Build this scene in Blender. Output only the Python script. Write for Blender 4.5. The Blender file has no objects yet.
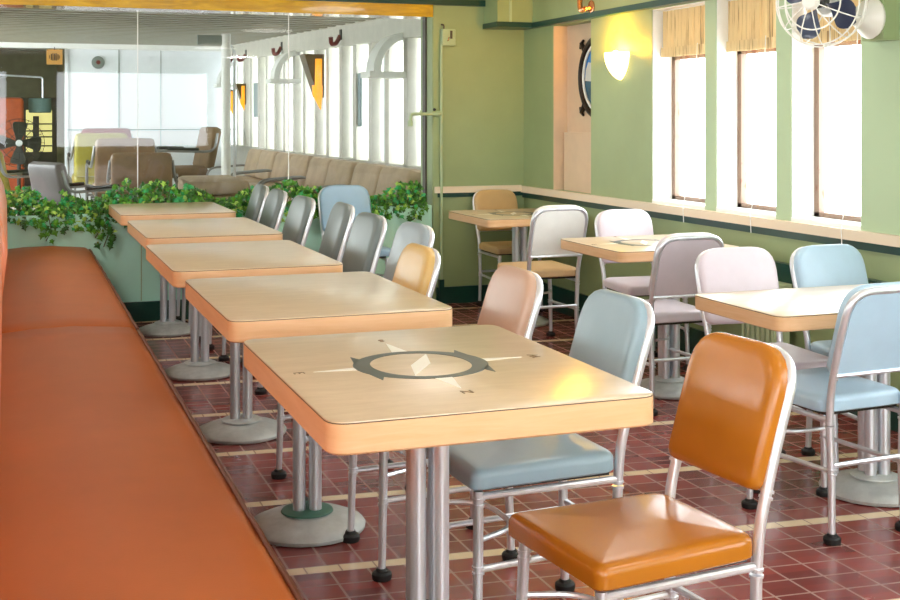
import bpy, bmesh, math, random
from mathutils import Vector, Matrix
random.seed(7)
C = bpy.context.scene.collection
PI = math.pi
R = math.radians

# ------------------------------------------------------------------ view of the place
F = 1220.0; HZ = 117.0; YAW = R(20.0); EYE = 1.29
CY, SY = math.cos(YAW), math.sin(YAW)
def at(x, y, Y):                      # the point of the plane at depth Y seen at photo pixel x, y
    cx = (x-450)/F
    t = Y/(-cx*SY+CY)
    return Vector((t*(cx*CY+SY), Y, EYE-(y-HZ)/F*t))

# ------------------------------------------------------------------ materials
def lin(c):
    def f(v):
        v = v/255.0
        return v/12.92 if v <= 0.04045 else ((v+0.055)/1.055)**2.4
    return (f(c[0]), f(c[1]), f(c[2]), 1.0)

class NT:
    def __init__(s, name):
        s.m = bpy.data.materials.new(name); s.m.use_nodes = True
        s.t = s.m.node_tree; s.b = s.t.nodes['Principled BSDF']
        s.out = s.t.nodes['Material Output']
    def n(s, kind, **kw):
        nd = s.t.nodes.new(kind)
        for k, v in kw.items():
            if k in nd.inputs.keys(): nd.inputs[k].default_value = v
            else: setattr(nd, k, v)
        return nd
    def l(s, a, b): s.t.links.new(a, b)
    def coord(s, scale=(1, 1, 1), gen='Object'):
        tc = s.n('ShaderNodeTexCoord'); mp = s.n('ShaderNodeMapping'); mp.inputs['Scale'].default_value = scale
        s.l(tc.outputs[gen], mp.inputs['Vector']); return mp.outputs[0]
    def math(s, op, a, b=None, c=None):
        nd = s.n('ShaderNodeMath', operation=op)
        for i, v in enumerate((a, b, c)):
            if v is None: continue
            if isinstance(v, (int, float)): nd.inputs[i].default_value = v
            else: s.l(v, nd.inputs[i])
        return nd.outputs[0]
    def mix(s, fac, a, b):
        nd = s.n('ShaderNodeMix', data_type='RGBA')
        for sock, v in ((nd.inputs[0], fac), (nd.inputs[6], a), (nd.inputs[7], b)):
            if isinstance(v, (int, float, tuple)): sock.default_value = v
            else: s.l(v, sock)
        return nd.outputs[2]
    def bump(s, h, strength=0.2, dist=0.01):
        bp = s.n('ShaderNodeBump'); bp.inputs['Strength'].default_value = strength; bp.inputs['Distance'].default_value = dist
        s.l(h, bp.inputs['Height']); s.l(bp.outputs[0], s.b.inputs['Normal'])

def mat(name, c, rough=0.5, metal=0.0, var=0.0, scale=8.0, bump=0.0, bscale=60.0, spec=0.5, coat=0.0, stretch=(1, 1, 1), c2=None):
    k = NT(name); k.b.inputs['Roughness'].default_value = rough; k.b.inputs['Metallic'].default_value = metal
    k.b.inputs['Specular IOR Level'].default_value = spec
    if coat: k.b.inputs['Coat Weight'].default_value = coat; k.b.inputs['Coat Roughness'].default_value = 0.12
    col = lin(c); k.b.inputs['Base Color'].default_value = col
    if var or c2:
        nz = k.n('ShaderNodeTexNoise', Scale=scale, Detail=5.0, Roughness=0.6); k.l(k.coord(stretch), nz.inputs['Vector'])
        rp = k.n('ShaderNodeMapRange'); rp.inputs[1].default_value = 0.35; rp.inputs[2].default_value = 0.65
        k.l(nz.outputs['Fac'], rp.inputs[0])
        a = tuple(max(0, v*(1-var)) for v in col[:3])+(1,)
        b = lin(c2) if c2 else tuple(min(1, v*(1+var)) for v in col[:3])+(1,)
        k.l(k.mix(rp.outputs[0], a, b), k.b.inputs['Base Color'])
    if bump:
        nb = k.n('ShaderNodeTexNoise', Scale=bscale, Detail=3.0); k.l(k.coord(), nb.inputs['Vector'])
        k.bump(nb.outputs['Fac'], bump, 0.003)
    return k.m

def emit(name, c, strength):
    k = NT(name); k.b.inputs['Base Color'].default_value = lin(c)
    k.b.inputs['Emission Color'].default_value = lin(c); k.b.inputs['Emission Strength'].default_value = strength
    return k.m

def glass(name, tint=(255, 255, 255), refl=1.0):
    k = NT(name)
    tr = k.n('ShaderNodeBsdfTransparent'); tr.inputs[0].default_value = lin(tint)
    gl = k.n('ShaderNodeBsdfGlossy'); gl.inputs['Roughness'].default_value = 0.02
    fr = k.n('ShaderNodeFresnel'); fr.inputs['IOR'].default_value = 1.5
    ge = k.n('ShaderNodeNewGeometry'); fo = k.math('SUBTRACT', 1.0, ge.outputs['Backfacing'])
    mx = k.n('ShaderNodeMixShader'); k.l(k.math('MULTIPLY', k.math('MULTIPLY', fr.outputs[0], refl), fo), mx.inputs[0])
    k.l(tr.outputs[0], mx.inputs[1]); k.l(gl.outputs[0], mx.inputs[2]); k.l(mx.outputs[0], k.out.inputs[0])
    return k.m

def wood(name, c1, c2, rough=0.3, axis=(1, 9, 9), scale=4.0, coat=0.3):
    k = NT(name); k.b.inputs['Roughness'].default_value = rough
    v = k.coord(axis)
    nz = k.n('ShaderNodeTexNoise', Scale=scale, Detail=6.0, Roughness=0.65, Distortion=0.6); k.l(v, nz.inputs['Vector'])
    rp = k.n('ShaderNodeMapRange'); rp.inputs[1].default_value = 0.3; rp.inputs[2].default_value = 0.7; k.l(nz.outputs['Fac'], rp.inputs[0])
    k.l(k.mix(rp.outputs[0], lin(c1), lin(c2)), k.b.inputs['Base Color'])
    k.b.inputs['Coat Weight'].default_value = coat; k.b.inputs['Coat Roughness'].default_value = 0.2
    return k.m

def tile_mat():
    k = NT('quarry_tile')
    tc = k.n('ShaderNodeTexCoord'); sp = k.n('ShaderNodeSeparateXYZ'); k.l(tc.outputs['Object'], sp.inputs[0])
    x, y = sp.outputs[0], sp.outputs[1]
    y2 = k.math('ADD', y, k.math('MULTIPLY', k.math('SUBTRACT', x, 0.8), 0.085))     # the rows run a little askew
    ph = k.math('FLOORED_MODULO', k.math('SUBTRACT', y2, 3.375), 0.64)               # cream strip then six red rows
    cream = k.math('LESS_THAN', ph, 0.048)
    row = k.math('FLOORED_MODULO', k.math('SUBTRACT', ph, 0.048), 0.0987)
    rid = k.math('FLOOR', k.math('DIVIDE', k.math('SUBTRACT', y2, 3.375+0.048), 0.0987))
    colx = k.math('FLOORED_MODULO', x, 0.108); cid = k.math('FLOOR', k.math('DIVIDE', x, 0.108))
    g = 0.0035
    gx = k.math('MINIMUM', colx, k.math('SUBTRACT', 0.108, colx))
    gy = k.math('MINIMUM', row, k.math('SUBTRACT', 0.0987, row))
    grout_r = k.math('LESS_THAN', k.math('MINIMUM', gx, gy), g)
    cx = k.math('FLOORED_MODULO', x, 0.1); gcx = k.math('MINIMUM', cx, k.math('SUBTRACT', 0.1, cx))
    grout_c = k.math('LESS_THAN', gcx, g*0.7)
    idv = k.n('ShaderNodeCombineXYZ'); k.l(cid, idv.inputs[0]); k.l(rid, idv.inputs[1])
    wn = k.n('ShaderNodeTexWhiteNoise'); k.l(idv.outputs[0], wn.inputs['Vector'])
    nz = k.n('ShaderNodeTexNoise', Scale=9.0, Detail=6.0); k.l(tc.outputs['Object'], nz.inputs['Vector'])
    red = k.mix(wn.outputs['Value'], lin((98, 34, 36)), lin((148, 60, 54)))
    red = k.mix(k.math('MULTIPLY', nz.outputs['Fac'], 0.5), red, lin((140, 78, 70)))
    red = k.mix(grout_r, red, lin((160, 128, 118)))
    cr = k.mix(grout_c, lin((236, 214, 176)), lin((165, 130, 110)))
    col = k.mix(cream, red, cr)
    k.l(col, k.b.inputs['Base Color'])
    gm = k.math('MULTIPLY', grout_r, k.math('SUBTRACT', 1.0, cream))
    k.l(k.math('ADD', k.math('MULTIPLY', gm, 0.4), k.math('ADD', 0.16, k.math('MULTIPLY', nz.outputs['Fac'], 0.16))), k.b.inputs['Roughness'])
    k.bump(k.math('SUBTRACT', k.math('MULTIPLY', nz.outputs['Fac'], 0.3), gm), 0.25, 0.002)
    return k.m

def blind_mat():
    k = NT('woven_blind'); k.b.inputs['Roughness'].default_value = 0.8
    v = k.coord((1, 60, 1.2))
    nz = k.n('ShaderNodeTexNoise', Scale=1.6, Detail=4.0, Roughness=0.7); k.l(v, nz.inputs['Vector'])
    cr = k.n('ShaderNodeValToRGB'); e = cr.color_ramp.elements
    e[0].position = 0.30; e[0].color = lin((138, 100, 60)); e[1].position = 0.46; e[1].color = lin((238, 214, 162))
    k.l(nz.outputs['Fac'], cr.inputs[0]); k.l(cr.outputs[0], k.b.inputs['Base Color'])
    k.b.inputs['Transmission Weight'].default_value = 0.0
    tl = k.n('ShaderNodeBsdfTranslucent'); k.l(cr.outputs[0], tl.inputs[0])
    mx = k.n('ShaderNodeMixShader'); mx.inputs[0].default_value = 0.12
    k.l(k.b.outputs[0], mx.inputs[1]); k.l(tl.outputs[0], mx.inputs[2]); k.l(mx.outputs[0], k.out.inputs[0])
    return k.m

def rust_mat(name, c):
    k = NT(name); k.b.inputs['Roughness'].default_value = 0.6
    nz = k.n('ShaderNodeTexNoise', Scale=16.0, Detail=6.0, Roughness=0.7); k.l(k.coord((1, 1, .5)), nz.inputs['Vector'])
    cr = k.n('ShaderNodeValToRGB'); e = cr.color_ramp.elements
    e[0].position = 0.56; e[0].color = lin(c); e[1].position = 0.62; e[1].color = lin((120, 72, 48))
    k.l(nz.outputs['Fac'], cr.inputs[0]); k.l(cr.outputs[0], k.b.inputs['Base Color'])
    return k.m

def chip_mat(name, c, c2, lo=0.68, hi=0.70):          # painted timber with chips of bare wood
    k = NT(name); k.b.inputs['Roughness'].default_value = 0.5
    nz = k.n('ShaderNodeTexNoise', Scale=7.0, Detail=7.0, Roughness=0.62); k.l(k.coord(), nz.inputs['Vector'])
    cr = k.n('ShaderNodeValToRGB'); e = cr.color_ramp.elements
    e[0].position = lo; e[0].color = lin(c); e[1].position = hi; e[1].color = lin(c2)
    k.l(nz.outputs['Fac'], cr.inputs[0]); k.l(cr.outputs[0], k.b.inputs['Base Color'])
    return k.m

def plank_mat(name, c1, c2):
    k = NT(name); k.b.inputs['Roughness'].default_value = 0.22
    nz = k.n('ShaderNodeTexNoise', Scale=3.0, Detail=6.0, Roughness=0.7, Distortion=0.8); k.l(k.coord((1.2, 4, 9)), nz.inputs['Vector'])
    k.l(k.mix(nz.outputs['Fac'], lin(c1), lin(c2)), k.b.inputs['Base Color'])
    k.b.inputs['Coat Weight'].default_value = 0.6
    return k.m

M = {}
M['tile'] = tile_mat()
M['wall'] = mat('green_wall_paint', (150, 167, 120), 0.5, var=0.05, scale=2.5, bump=0.03)
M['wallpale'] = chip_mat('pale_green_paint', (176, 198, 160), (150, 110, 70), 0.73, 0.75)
M['mint'] = mat('mint_paint', (190, 240, 220), 0.45, var=0.05, scale=2.0, bump=0.03)
M['dkgreen'] = mat('dark_green_gloss', (14, 62, 52), 0.3, var=0.1)
M['cream'] = chip_mat('cream_paint', (232, 214, 188), (176, 128, 84), 0.72, 0.74)
M['creamwall'] = mat('cream_niche_paint', (216, 190, 160), 0.55, var=0.06, scale=3)
M['white'] = mat('white_paint', (240, 240, 236), 0.45, var=0.03)
M['ceil'] = mat('ceiling_paint', (232, 230, 215), 0.6, var=0.03)
M['header'] = plank_mat('varnished_header', (120, 72, 4), (255, 205, 20))
M['blind'] = blind_mat()
M['frame'] = rust_mat('weathered_frame', (134, 110, 92))
M['pane'] = glass('window_glass')
M['screen'] = glass('partition_glass', (250, 252, 250), 1.0)
M['alu'] = mat('brushed_aluminium', (232, 236, 243), 0.28, 0.62, var=0.06, scale=30, stretch=(1, 1, .1))
M['polealu'] = mat('table_pole_aluminium', (228, 233, 240), 0.28, 0.62, var=0.08, scale=20, stretch=(1, 1, .1))
M['cast'] = mat('cast_base', (188, 192, 190), 0.55, 0.3, var=0.15, scale=14, bump=0.15, bscale=90)
M['ring'] = mat('green_collar', (66, 112, 96), 0.5)
M['rubber'] = mat('black_rubber', (22, 22, 22), 0.6, var=0.2)
M['edge'] = wood('edge_band', (226, 178, 128), (238, 196, 152), 0.32, (1, 1, 12), 5, 0.2)
M['edgeline'] = mat('laminate_seam', (78, 56, 34), 0.5)
M['top'] = wood('laminate_top', (206, 181, 146), (222, 199, 166), 0.28, (2.0, 9, 2), 3.2, 0.4)
M['inlaydk'] = mat('inlay_dark', (66, 76, 70), 0.35)
M['inlaywh'] = mat('inlay_ivory', (250, 246, 232), 0.3)
M['letter'] = mat('inlay_letter', (120, 96, 64), 0.4)
M['bench'] = mat('bench_vinyl', (188, 102, 44), 0.42, var=0.05, scale=4, bump=0.12, bscale=260)
M['benchback'] = mat('bench_back_vinyl', (226, 132, 92), 0.35, var=0.04, bump=0.08, bscale=200)
M['pipe'] = mat('brown_piping', (104, 52, 20), 0.5)
def vinyl(n, c, r=0.32): return mat('vinyl_'+n, c, r, var=0.04, scale=6, bump=0.08, bscale=220)
V = dict(orange=vinyl('orange', (182, 112, 26), 0.22), blue=vinyl('grey_blue', (146, 170, 182)), pink=vinyl('pink_tan', (196, 160, 138)),
         ochre=vinyl('ochre', (214, 176, 108)), grey=vinyl('dove_grey', (150, 162, 168)), slate=vinyl('slate', (112, 122, 120)),
         sky=vinyl('sky_blue', (150, 186, 214)), white=vinyl('white', (242, 242, 236)), tan=vinyl('tan', (200, 166, 116)),
         cream=vinyl('cream_tan', (222, 188, 142)), lav=vinyl('lavender', (214, 204, 212)), lilac=vinyl('pale_lilac', (222, 212, 222)),
         ice=vinyl('ice_blue', (176, 204, 224)))
M['shell'] = mat('shell_white', (232, 228, 220), 0.35)
M['tube'] = mat('dull_chrome', (150, 150, 150), 0.3, 0.8)
M['fanwhite'] = mat('fan_enamel', (240, 238, 230), 0.3)
M['blade'] = mat('fan_blade', (46, 58, 84), 0.3)
M['brass'] = mat('copper_fitting', (206, 150, 112), 0.25, 0.8)
M['bronze'] = mat('dark_bronze', (44, 32, 24), 0.45, 0.5, var=0.3, scale=30)
M['sea'] = mat('painted_sea', (40, 84, 110), 0.4, var=0.3, scale=12)
M['sky'] = mat('painted_sky', (44, 118, 188), 0.4, var=0.2, scale=6)
M['cloud'] = mat('painted_cloud', (206, 208, 204), 0.5)
M['lampglass'] = emit('sconce_glass', (255, 222, 150), 5.0)
M['leaf'] = [mat('ivy_leaf_'+n, c, 0.35, var=0.2, scale=20) for n, c in (('deep', (44, 100, 28)), ('mid', (84, 150, 42)), ('light', (164, 206, 90)), ('blue', (50, 164, 92)))]
M['stem'] = mat('ivy_stem', (78, 82, 40), 0.6)
M['soil'] = mat('potting_soil', (46, 36, 26), 0.9, var=0.3, scale=30)
M['box'] = mat('green_box_paint', (170, 190, 150), 0.45)
M['rad'] = mat('radiator_paint', (196, 210, 166), 0.45)
M['lino'] = mat('lounge_floor', (226, 224, 220), 0.35, var=0.08)
M['loungewall'] = mat('lounge_white', (236, 240, 244), 0.4, var=0.02)
M['post'] = mat('lounge_post', (206, 202, 190), 0.45, var=0.05)
M['slat'] = mat('lounge_slat', (246, 246, 238), 0.3, var=0.05)
M['slatgap'] = mat('lounge_board', (150, 148, 130), 0.4, var=0.08)
M['olivewall'] = mat('olive_wall', (112, 104, 74), 0.5, var=0.1)
M['dkwall'] = mat('dark_panel', (72, 62, 50), 0.5, var=0.15)
M['sofa'] = mat('sofa_fabric', (176, 152, 124), 0.6, var=0.12, scale=5, bump=0.1)
M['sofadk'] = mat('sofa_brown', (120, 92, 62), 0.6, var=0.15, scale=5)
M['olive'] = mat('olive_vinyl', (158, 146, 52), 0.4, var=0.1)
M['maroon'] = mat('maroon_vinyl', (128, 52, 46), 0.4, var=0.1)
M['brownv'] = mat('brown_vinyl', (140, 108, 78), 0.4, var=0.12)
M['greyv'] = mat('grey_vinyl', (112, 102, 106), 0.4, var=0.06)
M['boothor'] = mat('booth_orange', (178, 78, 36), 0.35, var=0.12)
M['teal'] = mat('teal_shade', (120, 158, 156), 0.5)
M['sign'] = mat('ochre_sign', (206, 150, 72), 0.5)
M['ink'] = mat('sign_ink', (70, 46, 24), 0.6)
M['redhook'] = mat('red_brown_fitting', (112, 36, 28), 0.4)
M['greycase'] = mat('grey_case', (124, 134, 128), 0.45)
M['amber'] = emit('amber_reflection_glow', (246, 160, 22), 0.9)  # emission standing in for an amber reflection in the partition glass
M['amberdk'] = mat('amber_reflection_backing', (104, 84, 44), 0.3)  # dark gold part of the same glass reflection
M['curtain'] = emit('sunlit_curtain', (244, 232, 150), 0.8)
M['darkmetal'] = mat('dark_metal', (48, 48, 46), 0.4, 0.4)
M['bluegrey'] = mat('notice_grey', (150, 170, 176), 0.4)

# ------------------------------------------------------------------ mesh helpers
class MB:
    def __init__(s): s.v = []; s.f = []; s.mi = []; s.mats = []
    def mid(s, m):
        if m not in s.mats: s.mats.append(m)
        return s.mats.index(m)
    def add(s, vs, fs, m=None, T=None):
        o = len(s.v); i = s.mid(m) if m else 0
        s.v += [tuple(T @ Vector(p)) if T else tuple(p) for p in vs]
        for f in fs: s.f.append([o+a for a in f]); s.mi.append(i)
        return s
    def box(s, a, b, m=None, T=None):
        x0, y0, z0 = a; x1, y1, z1 = b
        vs = [(x0,y0,z0),(x1,y0,z0),(x1,y1,z0),(x0,y1,z0),(x0,y0,z1),(x1,y0,z1),(x1,y1,z1),(x0,y1,z1)]
        return s.add(vs, [(0,3,2,1),(4,5,6,7),(0,1,5,4),(1,2,6,5),(2,3,7,6),(3,0,4,7)], m, T)
    def tube(s, pts, r, n=10, m=None, closed=False, T=None, cap=True):
        pts = [Vector(p) for p in pts]; k = len(pts); rs = r if isinstance(r, (list, tuple)) else [r]*k
        tan = []
        for i in range(k):
            a = pts[i-1] if (i or closed) else pts[i]; b = pts[(i+1) % k] if (i < k-1 or closed) else pts[i]
            tan.append((b-a).normalized())
        up = Vector((0,0,1)) if abs(tan[0].z) < 0.9 else Vector((1,0,0))
        nrm = (up - tan[0]*up.dot(tan[0])).normalized(); vs = []
        for i in range(k):
            nrm = (nrm - tan[i]*nrm.dot(tan[i])).normalized(); bi = tan[i].cross(nrm)
            for j in range(n):
                a = 2*PI*j/n; vs.append(pts[i] + (nrm*math.cos(a)+bi*math.sin(a))*rs[i])
        fs = []
        for i in range(k if closed else k-1):
            i2 = (i+1) % k
            for j in range(n):
                j2 = (j+1) % n; fs.append((i*n+j, i*n+j2, i2*n+j2, i2*n+j))
        if not closed and cap:
            fs.append(tuple(reversed(range(n)))); fs.append(tuple(range((k-1)*n, k*n)))
        return s.add(vs, fs, m, T)
    def lathe(s, prof, n=32, m=None, T=None):
        vs = []; fs = []; k = len(prof)
        for r, z in prof:
            for j in range(n):
                a = 2*PI*j/n; vs.append((r*math.cos(a), r*math.sin(a), z))
        for i in range(k-1):
            for j in range(n):
                j2 = (j+1) % n; fs.append((i*n+j, i*n+j2, (i+1)*n+j2, (i+1)*n+j))
        if prof[0][0] > 1e-5: fs.append(tuple(reversed(range(n))))
        if prof[-1][0] > 1e-5: fs.append(tuple(range((k-1)*n, k*n)))
        return s.add(vs, fs, m, T)
    def loops(s, lps, m=None, T=None, cap0=True, cap1=True, ms=None):
        n = len(lps[0]); vs = [p for l in lps for p in l]; o = len(s.v)
        s.v += [tuple(T @ Vector(p)) if T else tuple(p) for p in vs]
        for i in range(len(lps)-1):
            mi = s.mid(ms[i]) if ms else (s.mid(m) if m else 0)
            for j in range(n):
                j2 = (j+1) % n
                s.f.append([o+i*n+j, o+i*n+j2, o+(i+1)*n+j2, o+(i+1)*n+j]); s.mi.append(mi)
        if cap0: s.f.append([o+j for j in reversed(range(n))]); s.mi.append(s.mid(ms[0]) if ms else (s.mid(m) if m else 0))
        if cap1: s.f.append([o+(len(lps)-1)*n+j for j in range(n)]); s.mi.append(s.mid(ms[-1]) if ms else (s.mid(m) if m else 0))
        return s
    def prism(s, poly, z0, z1, m=None, T=None):
        return s.loops([[(x, y, z0) for x, y in poly], [(x, y, z1) for x, y in poly]], m, T)
    def build(s, name, m=None, parent=None, smooth=35, loc=None, rot=None):
        me = bpy.data.meshes.new(name); me.from_pydata(s.v, [], s.f)
        bm = bmesh.new(); bm.from_mesh(me)
        bmesh.ops.remove_doubles(bm, verts=bm.verts, dist=1e-6)
        bm.to_mesh(me) if False else None
        bm.free()
        ml = s.mats if s.mats else [m]
        for q in ml: me.materials.append(q)
        if s.mats: me.polygons.foreach_set('material_index', s.mi)
        b2 = bmesh.new(); b2.from_mesh(me); bmesh.ops.recalc_face_normals(b2, faces=b2.faces); b2.to_mesh(me); b2.free()
        if smooth:
            me.shade_smooth(); me.set_sharp_from_angle(angle=R(smooth))
        me.update()
        o = bpy.data.objects.new(name, me); C.objects.link(o)
        if parent: o.parent = parent
        if loc is not None: o.location = loc
        if rot is not None: o.rotation_euler = rot
        return o

def fillet(pts, r, n=6):
    pts = [Vector(p) for p in pts]; out = [pts[0]]
    for i in range(1, len(pts)-1):
        p = pts[i]; a = (pts[i-1]-p); b = (pts[i+1]-p)
        rr = min(r, a.length*0.49, b.length*0.49); a.normalize(); b.normalize()
        p0 = p+a*rr; p2 = p+b*rr
        for k in range(n+1):
            t = k/n; out.append(p0*(1-t)**2 + p*2*t*(1-t) + p2*t*t)
    out.append(pts[-1]); return out

def rpoly(corners, radii, n=6):        # rounded polygon, counter-clockwise corners
    out = []; k = len(corners)
    for i in range(k):
        p = Vector(corners[i]+(0,)); a = Vector(corners[i-1]+(0,))-p; b = Vector(corners[(i+1) % k]+(0,))-p
        r = min(radii[i], a.length*0.49, b.length*0.49); a.normalize(); b.normalize()
        for q in range(n+1):
            t = q/n; v = (p+a*r)*(1-t)**2 + p*2*t*(1-t) + (p+b*r)*t*t
            out.append((v.x, v.y))
    return out
def trap(wb, wt, h, rb, rt, d=0.0, n=6):   # bottom width, top width, height; d = inset
    y0, y1 = -h/2+d, h/2-d
    return rpoly([(-wb/2+d, y0), (wb/2-d, y0), (wt/2-d, y1), (-wt/2+d, y1)], [max(rb-d, .004)]*2+[max(rt-d, .004)]*2, n)
def pad(mb, wb, wt, h, rb, rt, thick, edge, dome, m=None, T=None, back=0.004):
    lv = [(back, 0.0), (0.0, back)]
    for k in range(5):
        a = k/4*PI/2; lv.append((edge*(1-math.cos(a)), thick-edge+edge*math.sin(a)))
    md = min(wb, wt, h)/2*0.92
    for k in range(1, 7):
        f = k/6; d = edge+(md-edge)*f; lv.append((d, thick+dome*(1-(1-f)**2.2)))
    lps = []
    for d, z in lv:
        lp = []
        for x, y in trap(wb, wt, h, rb, rt, d):
            hx = (wb+(wt-wb)*(y/h+.5))/2
            zz = thick+dome*max(0, 1-abs(x/hx)**2.2)*max(0, 1-abs(y/(h/2))**2.2) if d >= edge-1e-6 else z
            lp.append((x, y, zz))
        lps.append(lp)
    return mb.loops(lps, m, T)

def tag(o, label, cat, group=None, kind=None):
    o['label'] = label; o['category'] = cat
    if group: o['group'] = group
    if kind: o['kind'] = kind
    return o
def empty(name, loc, label, cat, rotz=0, group=None, scale=1.0):
    o = bpy.data.objects.new(name, None); C.objects.link(o); o.location = loc; o.rotation_euler = (0, 0, rotz)
    o.scale = (scale,)*3; o.empty_display_size = 0.1
    return tag(o, label, cat, group)
def struct(name, mb, m=None, label=None, smooth=0):
    o = mb.build(name, m, None, smooth); o['kind'] = 'structure'
    o['category'] = name.split('_')[0]
    if label: o['label'] = label
    return o
def copy_tree(o, parent=None):
    c = o.copy(); C.objects.link(c); c.parent = parent
    for ch in list(o.children): copy_tree(ch, c)
    return c

# ------------------------------------------------------------------ the room
WX, BY, CZ, LX, NY = 3.45, 7.95, 2.2, -3.0, -2.6
OX = WX+0.17                                          # outer face of the ship's side
mb = MB().box((LX-.1, NY-.1, -.08), (OX, 8.2, 0)); struct('floor', mb, M['tile'], 'dark red quarry tile floor with cream strips')
mb = MB().box((LX-.1, NY-.1, CZ), (OX, 8.2, CZ+.08)); struct('ceiling', mb, M['ceil'], 'low pale ceiling of the dining saloon')

# right wall with its window openings.  (y near, y far)
WIN = [(5.563, 6.122), (4.934, 5.457), (4.319, 4.816), (2.75, 3.3), (2.1, 2.65), (0.6, 1.15), (-.05, .5), (-1.6, -1.05)]
NI = (6.892, 7.458)
SILL, WTOP = 0.822, 1.9
wr = MB()
wr.box((WX, NY, 0), (OX, BY+.17, SILL-.02), M['wall'])
wr.box((WX, NY, WTOP), (OX, BY+.17, CZ), M['wall'])
cuts = sorted(WIN+[NI])
y0 = NY
for a, b in cuts:
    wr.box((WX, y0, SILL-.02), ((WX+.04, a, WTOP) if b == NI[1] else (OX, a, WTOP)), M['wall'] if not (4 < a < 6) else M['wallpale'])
    y0 = b
wr.box((WX, y0, SILL-.02), (OX, BY+.17, WTOP), M['wall'])
wr.box((WX+.04, 6.65, SILL-.02), (OX, 6.122+.05, WTOP), M['wall'])
# niche lining
wr.box((WX+.10, 6.6, SILL-.02), (OX, NI[1], WTOP), M['creamwall'])
wr.box((WX+.055, 6.70, SILL-.02), (WX+.11, NI[1]-.055, 1.19), M['creamwall'])
wr.box((WX+.003, NI[1]-.012, SILL-.02), (WX+.11, NI[1]+.0, WTOP), M['creamwall'])
struct('wall_right', wr, None, 'green painted wall along the ship side with windows')
# white reveals
for i, (a, b) in enumerate(WIN):
    rv = MB(); t = .006
    rv.box((WX+.004, b-t, SILL), (OX-.002, b+.001, WTOP)); rv.box((WX+.004, a-.001, SILL), (OX-.002, a+t, WTOP))
    rv.box((WX+.004, a, WTOP-t), (OX-.002, b, WTOP+.001)); rv.box((WX-.0, a, SILL-.021), (OX-.002, b, SILL))
    root = bpy.data.objects.new('window_%d' % (i+1), None); C.objects.link(root); root.location = (WX, (a+b)/2, SILL)
    root['kind'] = 'structure'; root['category'] = 'window'
    root['label'] = ['narrow bright window next to the lit sconce', 'narrow bright window in the middle of the three', 'narrow bright window behind the wire fan'][i] if i < 3 else 'narrow window further along the ship side'
    inv = Matrix.Translation(-Vector(root.location))
    def put(mbx, nm, m):
        mbx.v = [tuple(inv @ Vector(p)) for p in mbx.v]; return mbx.build(nm, m, root, 0)
    put(rv, 'reveal', M['white'])
    fx = WX+.125; fr = MB(); w = .036
    fr.box((fx, b-t-w, SILL+.001), (fx+.035, b-t, 1.86)); fr.box((fx, a+t, SILL+.001), (fx+.035, a+t+w, 1.86))
    fr.box((fx, a+t, SILL+.001), (fx+.035, b-t, SILL+.022)); fr.box((fx, a+t, 1.615), (fx+.035, b-t, 1.652)); fr.box((fx, a+t, 1.84), (fx+.035, b-t, 1.893))
    put(fr, 'frame', M['frame'])
    gp = MB().box((fx+.014, a+t+w*.5, SILL+.01), (fx+.020, b-t-w*.5, 1.87)); put(gp, 'pane', M['pane'])

# back wall: green alcove wall with the switch, glass partition over the planter
GX0, GX1 = -1.2, 2.765
struct('wall_back', MB().box((GX1, BY, 0), (OX, 8.2, CZ)), M['wall'], 'green end wall beside the glass partition')
struct('wall_back_left', MB().box((LX-.1, BY, 0), (GX0, 8.2, CZ)), M['wall'], 'green end wall left of the partition')
struct('trim_15', MB().box((GX0, BY+.0, 2.06), (GX1, 8.2, CZ)), M['wall'], 'green panel above the yellow beam')
struct('wall_partition', MB().box((GX0, 8.13, 0), (GX1, 8.2, .66)), M['wall'], 'low wall under the glass partition')
struct('wall_left', MB().box((LX-.1, NY, 0), (LX, BY, .85)).box((LX-.1, NY, 1.9), (LX, BY, CZ))
       .box((LX-.1, NY, .85), (LX, NY+.6, 1.9)).box((LX-.1, 1.4, .85), (LX, 5.2, 1.9)).box((LX-.1, 7.4, .85), (LX, BY, 1.9)), M['wall'], 'green wall on the other side of the saloon')
struct('wall_front', MB().box((LX-.1, NY-.1, 0), (OX, NY, .85)).box((LX-.1, NY-.1, 1.95), (OX, NY, CZ)).box((LX-.1, NY-.1, .85), (-2.4, NY, 1.95)).box((.0, NY-.1, .85), (.7, NY, 1.95)).box((2.9, NY-.1, .85), (OX, NY, 1.95)), M['wall'], 'green wall behind the viewer')

# glass partition: three big panes with bright joints
gw = bpy.data.objects.new('window_9', None); C.objects.link(gw); gw.location = (0, 8.1, .7); gw['kind'] = 'structure'; gw['category'] = 'window'
gw['label'] = 'large glass partition looking into the white lounge'
J = [GX0, .80, 1.79, GX1]
for a, b in zip(J[:-1], J[1:]):
    MB().box((a+.003, -.003, -.04), (b-.003, .003, 1.285)).build('pane', M['screen'], gw, 0)
for x in J[1:-1]:
    MB().box((x-.0025, -.006, -.04), (x+.0025, .006, 1.285)).build('joint_strip', M['white'], gw, 0)
MB().box((GX1-.012, -.03, -.04), (GX1, .03, 1.285)).build('edge_strip', M['dkwall'], gw, 0)
struct('trim_1', MB().box((GX0, BY-.02, 1.978), (GX1-.002, 8.14, 2.062)), M['header'], 'varnished yellow wooden beam above the glass partition')
struct('trim_2', MB().box((GX0, BY-.028, 2.062), (3.16, BY-.0, 2.105)), M['dkgreen'], 'dark green moulding above the yellow beam')

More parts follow.
